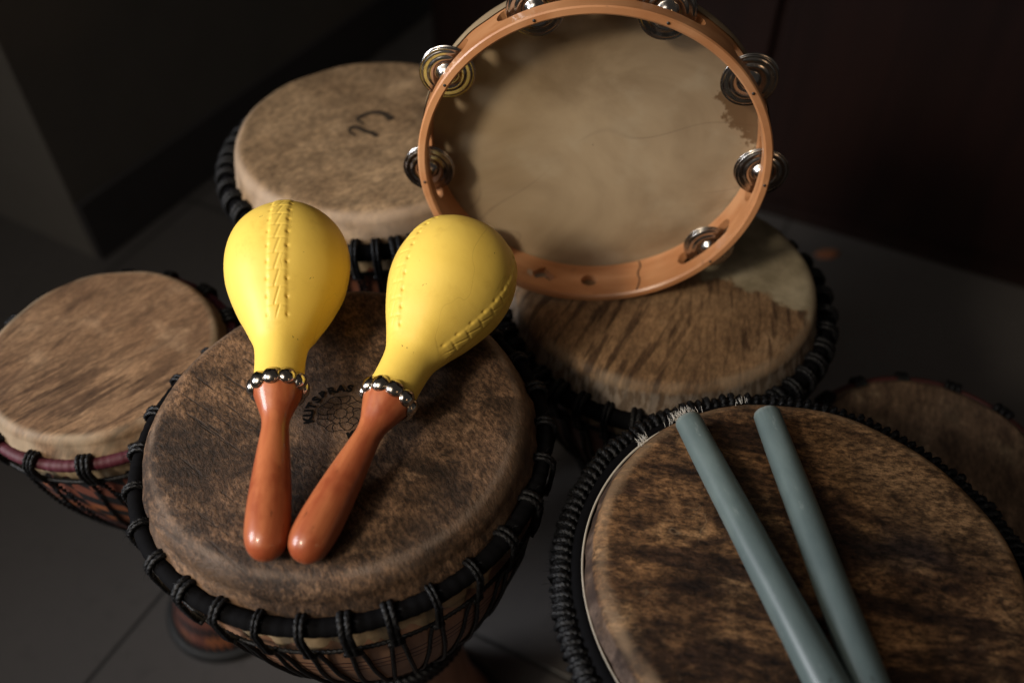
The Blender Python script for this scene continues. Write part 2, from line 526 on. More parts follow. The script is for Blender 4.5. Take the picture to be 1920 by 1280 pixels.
def mat_yellow():
    n = NT('yellow_leather')
    f = n.noise(scale=16, detail=4)
    c = n.mix(f, (0.77, 0.53, 0.085), (0.83, 0.60, 0.125))
    sp = n.ramp(n.noise(scale=260, detail=2), 0.72, 0.75)
    big = n.ramp(n.noise(n.mapping(0, (1, 1, 1), (5, 3, 1)), scale=30, detail=2), 0.55, 0.63)
    c = n.mix(n.math('MULTIPLY', sp, n.math('MULTIPLY', big, 0.85)), c, (0.12, 0.06, 0.015))
    sc = n.ramp(n.noise(n.mapping(0.2, (1, 1, 0.12), (1.3, 0.4, 2)), scale=34, detail=2, dist=0.5), 0.70, 0.72)
    c = n.mix(n.math('MULTIPLY', sc, 0.22), c, (0.42, 0.24, 0.03))
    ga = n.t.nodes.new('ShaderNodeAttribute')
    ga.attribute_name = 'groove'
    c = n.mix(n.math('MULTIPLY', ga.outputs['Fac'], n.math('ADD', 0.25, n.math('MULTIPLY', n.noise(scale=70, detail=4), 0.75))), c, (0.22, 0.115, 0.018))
    wr = n.math('SUBTRACT', 1.0, n.ramp(n.math('ABSOLUTE', n.math('SUBTRACT', n.noise(n.mapping(0.2, (1, 1, 0.30), (1.3, 0.4, 2)), scale=15, detail=3, dist=0.3), 0.5)), 0.0, 0.004))
    wm = n.ramp(n.noise(n.mapping(0, (1, 1, 1), (2, 9, 4)), scale=12, detail=1), 0.52, 0.6)
    wr = n.math('MULTIPLY', wr, wm)
    c = n.mix(n.math('MULTIPLY', wr, 0.22), c, (0.30, 0.17, 0.03))
    gr = n.noise(scale=34, detail=8, rough=0.7)
    c = n.mix(n.math('MULTIPLY', n.ramp(gr, 0.52, 0.72), 0.30), c, (0.52, 0.31, 0.045))
    nrm = n.bump(n.noise(scale=60, detail=6), 0.22, 0.0014)
    nrm = n.bump(n.math('SUBTRACT', 1.0, wr), 0.12, 0.0005, nrm)
    nrm = n.bump(n.noise(scale=420, detail=2), 0.08, 0.0004, nrm)
    m = n.out(c, n.math('ADD', 0.40, n.math('MULTIPLY', n.noise(scale=24, detail=3), 0.14)), nrm, spec=0.32)
    n.b.inputs['Subsurface Weight'].default_value = 0.0
    return m


def mat_handle():
    n = NT('varnished_orange_wood')
    g = n.noise(n.mapping(0, (1, 1, 0.12)), scale=75, detail=5, dist=0.6)
    c = n.mix(n.ramp(g, 0.3, 0.75), (0.29, 0.068, 0.026), (0.45, 0.145, 0.056))
    b = n.noise(scale=22, detail=4)
    c = n.mix(n.math('MULTIPLY', n.ramp(b, 0.44, 0.62), 0.75), c, (0.23, 0.045, 0.016))
    ps = n.ramp(n.noise(n.mapping(0, (1, 1, 0.25)), scale=190, detail=3), 0.66, 0.74)
    c = n.mix(n.math('MULTIPLY', ps, 0.7), c, (0.12, 0.032, 0.012))
    nrm = n.bump(n.noise(scale=110, detail=5), 0.22, 0.0013)
    nrm = n.bump(g, 0.06, 0.0004, nrm)
    return n.out(c, 0.38, nrm, spec=0.3, coat=0.35, coat_rough=0.10)


def mat_metal(name, col, rough):
    n = NT(name)
    f = n.noise(scale=150, detail=4)
    r = n.math('ADD', rough, n.math('MULTIPLY', n.ramp(f, 0.45, 0.8), 0.12))
    dark_mask = n.ramp(n.noise(scale=420, detail=4), 0.6, 0.75)  # random dirt specks on the metal
    c = n.mix(n.math('MULTIPLY', dark_mask, 0.5), col, tuple(k * 0.35 for k in col))
    return n.out(c, r, n.bump(f, 0.04, 0.0005), metallic=1.0)


def mat_frame_wood():
    n = NT('tambourine_wood')
    a = n.xyz()
    g = n.noise(n.mapping(0, (0.25, 0.25, 1.2)), scale=55, detail=4, dist=0.5)
    c = n.mix(n.ramp(g, 0.3, 0.7), (0.43, 0.180, 0.070), (0.56, 0.268, 0.120))
    b = n.noise(scale=16, detail=4)
    c = n.mix(n.math('MULTIPLY', n.ramp(b, 0.48, 0.72), 0.4), c, (0.58, 0.34, 0.18))
    d = n.ramp(n.noise(n.mapping(0, (1, 1, 1), (2, 7, 1)), scale=48, detail=5, rough=0.7), 0.64, 0.76)
    c = n.mix(n.math('MULTIPLY', d, 0.6), c, (0.13, 0.05, 0.025))
    nrm = n.bump(g, 0.12, 0.0006)
    return n.out(c, 0.38, nrm, spec=0.45, coat=0.15, coat_rough=0.2)


def mat_tamb_skin():
    n = NT('tambourine_calfskin')
    b = n.noise(scale=7, detail=5, rough=0.6, dist=0.6)
    c = n.mix(n.ramp(b, 0.28, 0.68), (0.225, 0.160, 0.094), (0.385, 0.292, 0.182))
    b2 = n.noise(n.mapping(0, (1, 1, 1), (3, 1, 0)), scale=20, detail=4)
    c = n.mix(n.math('MULTIPLY', n.ramp(b2, 0.5, 0.75), 0.45), c, (0.42, 0.345, 0.235))
    x, y, z = n.xyz()
    # thin wrinkle lines
    w = n.noise(n.mapping(R_(-35), (0.6, 1.6, 1), (0.31, 0.27, 0)), scale=7, detail=1, dist=0.2)
    ln = n.math('SUBTRACT', 1.0, n.ramp(n.math('ABSOLUTE', n.math('SUBTRACT', w, 0.5)), 0.0, 0.006))
    m = n.ramp(n.noise(n.mapping(0, (1, 1, 1), (7, 7, 0)), scale=10, detail=1), 0.5, 0.6)
    c = n.mix(n.math('MULTIPLY', n.math('MULTIPLY', ln, m), 0.35), c, (0.14, 0.10, 0.065))
    # ragged brown stain near the right edge
    dx = n.math('SUBTRACT', x, 0.143)
    dy = n.math('SUBTRACT', y, 0.046)
    rr = n.math('SQRT', n.math('ADD', n.math('MULTIPLY', dx, dx), n.math('MULTIPLY', n.math('MULTIPLY', dy, dy), 0.55)))
    rr = n.math('ADD', rr, n.math('MULTIPLY', n.math('SUBTRACT', n.noise(scale=26, detail=6, rough=0.7), 0.5), 0.075))
    st = n.math('SUBTRACT', 1.0, n.ramp(rr, 0.028, 0.033))
    c = n.mix(n.math('MULTIPLY', st, 0.85), c, (0.115, 0.062, 0.026))
    nrm = n.bump(b2, 0.15, 0.002)
    m = n.out(c, 0.45, nrm, spec=0.35)
    return m


def mat_stick():
    n = NT('grey_green_paint')
    f = n.noise(n.mapping(0, (1, 1, 0.2)), scale=60, detail=4)
    c = n.mix(f, (0.098, 0.134, 0.134), (0.135, 0.175, 0.174))
    big = n.noise(n.mapping(0, (1, 1, 0.5)), scale=22, detail=6, rough=0.65)
    c = n.mix(0.55, c, n.mix(n.ramp(big, 0.3, 0.7), (0.62, 0.66, 0.68), (1.30, 1.27, 1.22)), 'MULTIPLY')
    sc = n.ramp(n.noise(n.mapping(0, (1, 1, 0.35)), scale=150, detail=5, rough=0.7), 0.63, 0.70)
    c = n.mix(n.math('MULTIPLY', sc, 0.30), c, (0.27, 0.31, 0.30))
    x, y, z = n.xyz()
    endw = n.math('MULTIPLY', n.ramp(n.math('ADD', z, n.math('MULTIPLY', n.noise(scale=160, detail=4), 0.006)), 0.0085, 0.004), 0.5)
    c = n.mix(endw, c, (0.24, 0.26, 0.24))
    dk = n.ramp(n.noise(n.mapping(0, (1, 1, 0.6), (4, 4, 1)), scale=120, detail=3), 0.70, 0.74)
    c = n.mix(n.math('MULTIPLY', dk, 0.5), c, (0.05, 0.055, 0.05))
    nrm = n.bump(n.noise(n.mapping(0, (1, 1, 0.1)), scale=130, detail=4), 0.12, 0.0006)
    return n.out(c, 0.36, nrm, spec=0.5)


def mat_floor():
    n = NT('grey_floor_tiles')
    v = n.mapping(R_(-62.3), (1, 1, 1))
    x, y, z = n.xyz(v)
    # tile joints, local axes follow the room
    def joint(c, off):
        q = n.math('FRACT', n.math('DIVIDE', n.math('ADD', c, off), 0.6))
        d = n.math('MINIMUM', q, n.math('SUBTRACT', 1.0, q))
        return n.math('SUBTRACT', 1.0, n.ramp(d, 0.0035, 0.0065))
    j = n.math('MAXIMUM', joint(x, 0.12), joint(y, JOINT_OFF))
    c = n.mix(n.noise(scale=3.0, detail=6, rough=0.6), (0.086, 0.080, 0.077), (0.124, 0.115, 0.110))
    c = n.mix(n.math('MULTIPLY', n.ramp(n.noise(scale=45, detail=4), 0.5, 0.8), 0.3), c, (0.045, 0.043, 0.042))
    c = n.mix(j, c, (0.034, 0.033, 0.032))
    nrm = n.bump(n.math('SUBTRACT', 1.0, j), 0.5, 0.002)
    return n.out(c, 0.32, nrm, spec=0.45)


# offset that puts one joint through the measured point on the floor
_e1 = (math.cos(R_(-27.7)), math.sin(R_(-27.7)))
_gx, _gy = -0.539, 0.617
_c, _s = math.cos(R_(-62.3)), math.sin(R_(-62.3))
JOINT_OFF = -(_s * _gx + _c * _gy)

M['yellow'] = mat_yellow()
M['handle'] = mat_handle()
M['stud'] = mat_metal('nickel_studs', (0.50, 0.455, 0.41), 0.17)
M['zil'] = mat_metal('tarnished_zil_metal', (0.50, 0.47, 0.44), 0.19)
M['nail'] = simple('dark_pin', (0.02, 0.018, 0.016), 0.5)
M['frame'] = mat_frame_wood()
M['tskin'] = mat_tamb_skin()
M['stick'] = mat_stick()

# ------------------------------------------------------------------ the setting
e1 = np.array([math.cos(R_(-28)), math.sin(R_(-28))])
e2 = np.array([math.cos(R_(60)), math.sin(R_(60))])
fl = mesh_obj('floor', [(-5, -4, 0), (5, -4, 0), (5, 6, 0), (-5, 6, 0)], [(0, 1, 2, 3)], mat_floor(), None, False)
fl['kind'] = 'structure'

K = np.array([-0.862, 1.40])


def slab(mb, p, q, nrm, thick, z0, z1):
    p, q, nrm = np.array(p), np.array(q), np.array(nrm)
    b = [p, q, q + nrm * thick, p + nrm * thick]
    V = [(x[0], x[1], z) for z in (z0, z1) for x in b]
    mb.add(V, [(0, 3, 2, 1), (4, 5, 6, 7), (0, 1, 5, 4), (1, 2, 6, 5), (2, 3, 7, 6), (3, 0, 4, 7)])


M['plaster'] = simple('grey_plaster', (0.155, 0.142, 0.126), 0.8, 0.12, 9, 0.2)
M['skirting'] = simple('dark_skirting', (0.065, 0.06, 0.062), 0.55, 0.15, 20, 0.1)
n2 = np.array([-e2[1], e2[0]])          # away from the room
wb = MB()
outer = [K, K + e2 * 3.2, K + e2 * 3.2 + n2 * 2.2, K + n2 * 2.2]
wb.add([(p[0], p[1], z) for z in (0, 2.6) for p in outer],
       [(0, 3, 2, 1), (4, 5, 6, 7), (0, 1, 5, 4), (1, 2, 6, 5), (2, 3, 7, 6), (3, 0, 4, 7)])
wall = empty('plaster_wall', (0, 0, 0), 'dim grey plaster wall whose outer corner stands at the left behind the drums', 'wall')
wb.build('plaster', M['plaster'], wall, False)
sb = MB()
slab(sb, K - n2 * 0.002 + e2 * 0.002, K + e2 * 3.2 - n2 * 0.002, -n2, 0.012, 0.0, 0.14)
so = sb.build('skirting_board', M['skirting'], wall, False)

# wooden cupboard at the right
A0 = np.array([0.563, 1.528])


def mat_redwood():
    n = NT('dark_red_wood')
    g = n.noise(n.mapping(R_(28), (1, 1, 0.05)), scale=26, detail=5, dist=0.7)
    c = n.mix(n.ramp(g, 0.3, 0.72), (0.0125, 0.0055, 0.0046), (0.0185, 0.0075, 0.0060))
    return n.out(c, 0.42, n.bump(g, 0.15, 0.001), spec=0.4)


M['redwood'] = mat_redwood()
cup = empty('wooden_cupboard', (float(A0[0]), float(A0[1]), 0), 'dark reddish brown wooden cupboard standing on the floor behind the tambourine', 'cupboard')
pL = -e1 * 0.835
pR = e1 * 1.5
cb = MB()
slab(cb, pL, pR, e2, 0.55, 0.04, 2.1)
cb.build('carcass', M['redwood'], cup, False)
pb = MB()
slab(pb, pL + e1 * .03 - e2 * 0.003, pR - e1 * .03 - e2 * 0.003, e2, 0.45, 0.002, 0.038)
pb.build('plinth', M['redwood'], cup, False)
for k in range(3):
    db = MB()
    a = pL + e1 * (0.02 + k * 0.775)
    slab(db, a - e2 * 0.002, a + e1 * 0.745 - e2 * 0.002, -e2, 0.018, 0.07, 2.06)
    d_o = db.build('door', M['redwood'], cup, False)
    bevel_apply(d_o, 0.004)
    hb = MB()
    hp = a + e1 * (0.70 if k % 2 == 0 else 0.05) - e2 * 0.02
    hb.tube(smooth_path([(hp[0], hp[1], 1.0), (hp[0] - e2[0] * .03, hp[1] - e2[1] * .03, 1.01), (hp[0] - e2[0] * .03, hp[1] - e2[1] * .03, 1.12), (hp[0], hp[1], 1.13)], .01), .006, sides=8)
    hb.build('handle', M['zil'], d_o)

flake = MB()  # copper glint at the cupboard foot, put in as a small solid
ch = [(0.026, 0), (0.014, 0.011), (-0.008, 0.014), (-0.025, 0.004), (-0.016, -0.010), (0.010, -0.012)]
flake.add([(x, y, 0.001 + 0.002 * math.sin(x * 90)) for x, y in ch] + [(x * .9, y * .9, 0.006 + 0.002 * math.sin(x * 90)) for x, y in ch],
         [(5, 4, 3, 2, 1, 0), (6, 7, 8, 9, 10, 11)] + [(i, (i + 1) % 6, 6 + (i + 1) % 6, 6 + i) for i in range(6)])
co = flake.build('glint_flake', simple('copper_glint', (0.34, 0.13, 0.06), 0.5), None, False)
co.location = (0.655, 1.388, 0)
co['label'] = 'tiny copper coloured glint shaped as a chip lying on the floor in front of the cupboard'
co['category'] = 'glint chip'


# ------------------------------------------------------------------ djembes
def shell_profile(R, H):
    k = H / 0.62
    pts = [(0.960, 0.008), (1.01, 0.05), (1.02, 0.09), (0.965, 0.135), (0.855, 0.185), (0.70, 0.235),
           (0.53, 0.28), (0.465, 0.32), (0.445, 0.36), (0.46, 0.42), (0.51, 0.49), (0.60, 0.56), (0.71, 0.615)]
    P = [(r * R, H - t * k) for r, t in pts]
    P.append((0.715 * R, 0.006))
    return P


def interp_r(prof, z):
    zs = np.array([p[1] for p in prof])[::-1]
    rs = np.array([p[0] for p in prof])[::-1]
    return np.interp(z, zs, rs)


def ring_path(r, z, n, wob=0.0, zw=0.0, seed=0):
    a = np.linspace(0, 2 * PI, n, endpoint=False)
    rng = np.random.default_rng(seed)
    ph = rng.random(6) * 2 * PI
    w = sum(np.sin(a * (k + 3) + ph[k]) for k in range(6)) / 6
    w2 = sum(np.sin(a * (k + 2) + ph[5 - k]) for k in range(6)) / 6
    rr = r + wob * w
    return np.stack([rr * np.cos(a), rr * np.sin(a), z + zw * w2], -1)


def skin_mesh(name, R, side, mat, parent, H, segs=200, seed=0, bevel=0.011):
    prof = [(0.0005, 0), (0.03, 0), (0.06, 0), (0.09, 0)]
    prof += [(R - bevel - 0.03 + i * 0.006, 0.0) for i in range(5) if R - bevel - 0.03 + i * 0.006 > 0.092]
    for i in range(9):
        a = PI / 2 * i / 8
        prof.append((R - bevel + bevel * math.sin(a) * 1.0, -bevel + bevel * math.cos(a)))
    n = 9
    for i in range(1, n + 1):
        prof.append((R + 0.0045 * i / n, -bevel - (side - bevel) * i / n))
    prof.append((R + 0.006, -side - 0.012))
    rng = np.random.default_rng(seed)
    ph = rng.random(12) * 2 * PI

    def disp(r, z, a):
        t = np.clip((-z - 0.004) / side, 0, 1)
        w = sum(np.sin(a * f + ph[i] + z * 60) / (1 + i * .35) for i, f in enumerate((5, 9, 17, 26, 41, 63)))
        r2 = r + 0.0009 * t * w
        e = np.clip(1 - np.abs(r - (R - .004)) / .012, 0, 1)
        z2 = z + 0.0006 * e * sum(np.sin(a * f + ph[6 + i]) for i, f in enumerate((2, 3, 7, 12)))
        return r2, z2
    V, F = lathe(prof, segs, disp)
    F.append(tuple(range(segs - 1, -1, -1)))
    return mesh_obj(name, V, [tuple(reversed(f)) for f in F], mat, parent, True, (0, 0, H))


def lay_loop(R, zr, rr, zl, rope, strands, spread):
    """loop of cord over the ring in the local x-z plane (x radial, y tangential)"""
    g = rr + rope
    base = [(R - 0.9 * g, zr - 0.5 * g), (R - 0.95 * g, zr + 0.35 * g), (R - 0.4 * g, zr + g), (R + 0.35 * g, zr + 1.02 * g),
            (R + 0.95 * g, zr + 0.45 * g), (R + 1.04 * g, zr - 0.4 * g), (R + 0.6 * g, zl + 1.5 * rope), (R + 0.25 * g, zl - 0.5 * rope)]
    mb = MB()
    for s in range(strands):
        y = (s - (strands - 1) / 2) * spread
        pts = [(x, y * (1.0 - 0.25 * i / 7), z) for i, (x, z) in enumerate(base)]
        mb.tube(smooth_path(pts, 0.0016), rope, sides=9, lobes=3, pitch=0.012)
    rng = np.random.default_rng(strands + int(R * 1e4))
    for _ in range(26):                                     # loose fibres
        x, z = base[rng.integers(1, 7)]
        p = np.array([x + rng.normal(0, 0.0012), rng.normal(0, spread * 0.7), z + rng.normal(0, 0.002)])
        d = rng.normal(0, 1, 3) + np.array([0.6, 0, 0.3])
        d /= np.linalg.norm(d)
        L = rng.uniform(0.003, 0.0065)
        mb.tube(np.array([p, p + d * L * 0.5, p + d * L + np.array([0, 0, -0.25 * L])]), [0.00016, 0.00013, 0.00006], sides=3)
    # binding knot where the strands meet the lower cord
    mb.tube(smooth_path([(R + 0.25 * g + 0.001, -spread * 1.1, zl), (R + 0.45 * g, 0, zl + 0.001), (R + 0.25 * g + 0.001, spread * 1.1, zl)], 0.002), rope * 1.35, sides=8)
    return mb


def djembe(cx, cy, cz, nx, ny, R, skin, shell_mat, label, n_loops=30, ring_mat='cloth', rr=0.0085, rope=0.0026,
           strands=2, side=0.036, lower=0.036, seed=0, style='loops', edge=False, segs=200, spin=0.0, spread=None, bevel=0.010):
    nrm = Vector((nx, ny, 1)).normalized()
    H = cz / nrm.z
    base = Vector((cx, cy, cz)) - nrm * H
    root = empty('djembe', base, label, 'drum', 'djembe drums standing together')
    root.rotation_euler = nrm.to_track_quat('Z', 'Y').to_euler()
    # keep local x close to world x
    xax = (Vector((1, 0, 0)) - nrm * nrm.x).normalized()
    yax = nrm.cross(xax)
    root.rotation_euler = Matrix((xax, yax, nrm)).transposed().to_euler()
    prof = shell_profile(R, H)
    # shell: outside down, underside, inside up
    fine = smooth_path([(p[0], 0, p[1]) for p in prof], 0.012)
    P = [(p[0], p[2]) for p in fine]
    P += [(prof[-1][0] - 0.012, 0.004)] + [(max(0.02, p[0] - 0.014), p[1]) for p in prof[::-1][2:]]
    V, F = lathe(P, 72)
    shell = mesh_obj('shell', V, [tuple(reversed(f)) for f in F], shell_mat, root)
    fr = MB()
    fr.tube(ring_path(prof[-1][0] - 0.002, 0.010, 80), 0.010, sides=10, closed=True)
    fr.build('foot_rubber', M['rubber'], shell)
    sk = skin_mesh('drum_skin', R, side, skin, root, H, segs, seed, bevel)
    zr = H - side - rr * 0.75
    rc = R + 0.0030 + rr
    # skin flap showing below the ring
    Vf, Ff = lathe([(R + 0.0055, H - side - 0.006), (R + 0.0062, H - side - 0.016), (R + 0.0055, H - side - 0.028), (R + 0.0035, H - side - lower - 0.012)], 220,
                   lambda r, z, a: (r + 0.0008 * np.sin(a * 37 + z * 300) + 0.0007 * np.sin(a * 83), z + (z < H - side - lower - 0.005) * 0.005 * np.sin(a * 29 + 2 * np.sin(a * 7))))
    mesh_obj('skin_flap', Vf, [tuple(reversed(f)) for f in Ff], M['flap'], root)
    if edge:
        eb = MB()
        eb.tube(ring_path(R + 0.0058, H - side + 0.0012, 260, 0.0005, 0.0006, seed), 0.0012, sides=7, closed=True)
        eb.build('skin_edge', M['edge'], root)
    zl = zr - lower
    rl = interp_r(prof, zl) + 0.004
    rl = max(rl, R + 0.009)
    if style == 'coil':
        rb = MB()
        rb.tube(ring_path(rc - 0.001, zr + 0.001, 160, 0.0004, 0.0005, seed), rr, sides=14, closed=True)
        rb.build('ring', M[ring_mat], root)
        turns = n_loops
        t = np.linspace(0, 1, turns * 14, endpoint=False)
        a = t * 2 * PI
        rng = np.random.default_rng(seed)
        jit = np.repeat(rng.normal(0, 0.0007, turns), 14)
        ph = t * turns * 2 * PI
        mr = 0.0078
        rad = rc + 0.0105 + jit + mr * np.cos(ph)
        zz = zr - 0.006 + 1.25 * mr * np.sin(ph) + jit
        cb2 = MB()
        cb2.tube(np.stack([rad * np.cos(a), rad * np.sin(a), zz], -1), 0.0027, sides=8, closed=True, lobes=3, pitch=0.010)
        for _ in range(900):
            a_ = rng.uniform(0, 2 * PI)
            b_ = rng.uniform(-0.6, 2.6)
            rr_ = rc + 0.0105 + (mr + 0.002) * math.cos(b_)
            p = np.array([rr_ * math.cos(a_), rr_ * math.sin(a_), zr - 0.006 + 1.25 * mr * math.sin(b_)])
            d = rng.normal(0, 0.9, 3) + np.array([math.cos(a_) * math.cos(b_), math.sin(a_) * math.cos(b_), math.sin(b_)])
            d /= np.linalg.norm(d)
            L = rng.uniform(0.003, 0.0065)
            cb2.tube(np.array([p, p + d * L * 0.5, p + d * L + np.array([0, 0, -0.2 * L])]), [0.00016, 0.00013, 0.00006], sides=3)
        cb2.tube(ring_path(rc + 0.0105, zr - 0.006, 160), mr * 0.95, sides=10, closed=True)
        cb2.build('rope_ring', M['rope'], root)
        rl = rc
        zl = zr - 0.02
    else:
        rb = MB()
        tt = np.linspace(0, 2 * PI, 720, endpoint=False)
        wrap = 1 + 0.05 * np.abs(np.sin(tt * 46 + 1.5 * np.sin(tt * 5))) + 0.03 * np.sin(tt * 17 + seed) + 0.02 * np.sin(tt * 131)
        rb.tube(ring_path(rc, zr, 720, 0.0006, 0.0007, seed), rr * wrap * 0.95, sides=14, closed=True)
        rb.build('ring', M[ring_mat], root)
        lb = MB()
        lb.tube(ring_path(rl + rope * 0.9, zl, 260, 0.0006, 0.0012, seed + 3), rope, sides=8, closed=True, lobes=3, pitch=0.012)
        lb.build('lower_cord', M['rope'], root)
        proto = None
        for k in range(n_loops):
            a = spin + (k + 0.30 * math.sin(k * 12.9898)) * 2 * PI / n_loops
            if proto is None:
                o = lay_loop(rc, zr, rr, zl, rope, strands, spread or rope * 2.3).build('rope_loop', M['rope'], root)
                proto = o
            else:
                o = proto.copy()
                COL.objects.link(o)
                o.parent = root
            o.rotation_euler = (0.0, 0.0, a)
            sc = 1 + 0.28 * math.sin(k * 7.7)
            o.scale = (1, sc, 1)
    # vertical lacing in V pairs
    z_bot = H - 0.30 * H / 0.62
    r_bot = interp_r(prof, z_bot)
    zs = np.linspace(zl, z_bot, 9)
    lm_ = MB()
    fine_step = 0.003 if segs >= 200 else 0.008
    for k in range(n_loops if style != 'coil' else 40):
        nn = n_loops if style != 'coil' else 40
        a0 = spin + (k + 0.30 * math.sin(k * 12.9898)) * 2 * PI / nn
        st = 2 * PI / nn
        for sgn in (-1, 1):
            pts = []
            for i, z in enumerate(zs):
                u = i / 8
                a = a0 + sgn * (0.10 + 0.36 * min(1, u * 1.2)) * st
                r = max(interp_r(prof, z), 0) + rope * (1.0 + 0.3 * sgn)
                if i == 0:
                    r = rl + rope
                pts.append((r * math.cos(a), r * math.sin(a), z))
            lm_.tube(smooth_path(pts, fine_step), rope * 0.95, sides=7, lobes=3, pitch=0.012)
    lm_.build('lacing', M['rope'], root)
    bb = MB()
    bb.tube(ring_path(r_bot + 0.007, z_bot, 120), 0.006, sides=10, closed=True, lobes=3, pitch=0.02)
    bb.tube(ring_path(r_bot + 0.006, z_bot - 0.011, 120), 0.006, sides=10, closed=True, lobes=3, pitch=0.02)
    bb.build('bottom_ring', M['rope'], root)
    return root, sk, H, nrm


pale_shell = mat_shell('pale_carved_wood', (0.33, 0.185, 0.115), (0.20, 0.105, 0.062), carved=(0.545, 0.535, 0.525))
red_shell = mat_shell('reddish_wood', (0.15, 0.055, 0.03), (0.075, 0.026, 0.015))
paint_shell = mat_shell('painted_wood', (0.24, 0.085, 0.055), (0.15, 0.05, 0.036), painted=True)

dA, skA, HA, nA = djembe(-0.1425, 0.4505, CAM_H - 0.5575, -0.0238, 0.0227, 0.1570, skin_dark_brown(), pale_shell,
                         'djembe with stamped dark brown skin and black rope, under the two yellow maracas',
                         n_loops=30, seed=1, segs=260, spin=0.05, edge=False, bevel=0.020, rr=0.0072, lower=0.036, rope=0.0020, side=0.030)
dB, skB, HB, nB = djembe(-0.1560, 0.8643, CAM_H - 0.5593, -0.001, -0.0085, 0.1560, skin_plain_beige(), red_shell,
                         'djembe with plain beige skin and a black ink mark, behind the maracas',
                         n_loops=46, rope=0.0027, rr=0.009, strands=2, side=0.033, lower=0.030, bevel=0.016, seed=2, segs=160)
dC, skC, HC, nC = djembe(0.1610, 0.6915, CAM_H - 0.6311, -0.028, 0.0138, 0.1590, skin_patched(), red_shell,
                         'djembe with brown streaked skin and a ragged pale patch, under the tambourine',
                         n_loops=44, rope=0.0027, rr=0.009, strands=2, side=0.033, lower=0.028, bevel=0.015, seed=3, segs=160)
dD, skD, HD, nD = djembe(-0.4072, 0.6021, CAM_H - 0.6378, 0.0214, -0.0305, 0.114, skin_striped_tan(), paint_shell,
                         'djembe with tan striped skin, magenta ring and painted shell, left of the maracas',
                         n_loops=17, ring_mat='magenta', rr=0.006, rope=0.0025, strands=3, side=0.021, lower=0.024, seed=4, segs=160, spin=0.1)
dE, skE, HE, nE = djembe(0.2115, 0.3170, CAM_H - 0.5698, 0.0276, 0.0027, 0.1555, skin_streaked_brown(), red_shell,
                         'djembe with dark streaked brown skin and coiled black rope ring, under two grey sticks',
                         n_loops=150, style='coil', rr=0.0062, side=0.024, seed=5, segs=260, edge=True, bevel=0.013)
dF, skF, HF, nF = djembe(0.426, 0.520, 0.475, 0.0, 0.0, 0.1206, skin_shaded(), red_shell,
                         'lower djembe with red ring and shaded brown skin, half hidden at the right edge',
                         n_loops=16, ring_mat='red', rr=0.0045, rope=0.0026, strands=3, side=0.010, lower=0.024, seed=6, segs=160, spin=0.2)


# ink stamp on the skin under the maracas: letters round a flower-like sun
def text_mesh(ch, size):
    cu = bpy.data.curves.new('t', 'FONT')
    cu.body = ch
    cu.size = size
    cu.align_x = 'CENTER'
    cu.offset = 0.00055
    o = bpy.data.objects.new('t', cu)
    COL.objects.link(o)
    dg = bpy.context.evaluated_depsgraph_get()
    me = bpy.data.meshes.new_from_object(o.evaluated_get(dg))
    V = np.array([v.co[:] for v in me.vertices], float).reshape(-1, 3)
    F = [tuple(p.vertices) for p in me.polygons]
    bpy.data.objects.remove(o)
    bpy.data.curves.remove(cu)
    bpy.data.meshes.remove(me)
    return V, F


def flat_line(mb, pts, w, z):
    P = np.array(pts, float)
    T = np.gradient(P, axis=0)
    T /= np.linalg.norm(T, axis=1)[:, None] + 1e-9
    N = np.stack([-T[:, 1], T[:, 0]], -1)
    w = np.broadcast_to(np.asarray(w, float), (len(P),))[:, None]
    L, Rr = P + N * w / 2, P - N * w / 2
    n = len(P)
    V = [(x, y, z) for x, y in L] + [(x, y, z) for x, y in Rr]
    mb.add(V, [(n + i, n + i + 1, i + 1, i) for i in range(n - 1)])


for word, a0, da in (('KUTSBRAS', 196, -16.5), ('KUN', 296, 17)):
    st = MB()
    for i, chx in enumerate(word):
        a = a0 + da * i
        V, F = text_mesh(chx, 0.0105)
        rot = R_(a - 90 if word != 'KUN' else a + 90)
        rr0 = 0.0225 if word != 'KUN' else 0.0300
        c, s = math.cos(rot), math.sin(rot)
        X = V[:, 0] * c - V[:, 1] * s + rr0 * math.cos(R_(a)) + 0.0035
        Y = V[:, 0] * s + V[:, 1] * c + rr0 * math.sin(R_(a))
        st.add(np.stack([X, Y, np.full(len(X), 0.0006)], -1), F)
    st.build('stamp_lettering', M['ink'], skA, False)
fm = MB()
rng = np.random.default_rng(3)
for rad in (0.0052, 0.0105, 0.0185):
    a = np.linspace(0, 2 * PI, 60)
    q = rad * (1 + 0.06 * np.sin(a * 8 + rad * 900))
    flat_line(fm, np.stack([q * np.cos(a), q * np.sin(a)], -1), 0.0006, 0.0005)
for k in range(14):
    a = k * 2 * PI / 14 + rng.normal(0, .06)
    t = np.linspace(0, 1, 8)
    rr1 = 0.0105 + t * 0.0082
    aa = a + 0.12 * np.sin(t * 3 + k)
    flat_line(fm, np.stack([rr1 * np.cos(aa), rr1 * np.sin(aa)], -1), 0.0007, 0.00052)
for k in range(8):
    a = k * 2 * PI / 8
    flat_line(fm, [(0.0052 * math.cos(a), 0.0052 * math.sin(a)), (0.008 * math.cos(a + .1), 0.008 * math.sin(a + .1)), (0.0105 * math.cos(a), 0.0105 * math.sin(a))], 0.0005, 0.00054)
eo = fm.build('stamp_emblem', M['ink_worn'], skA, False, (0.0035, -0.001, 0))

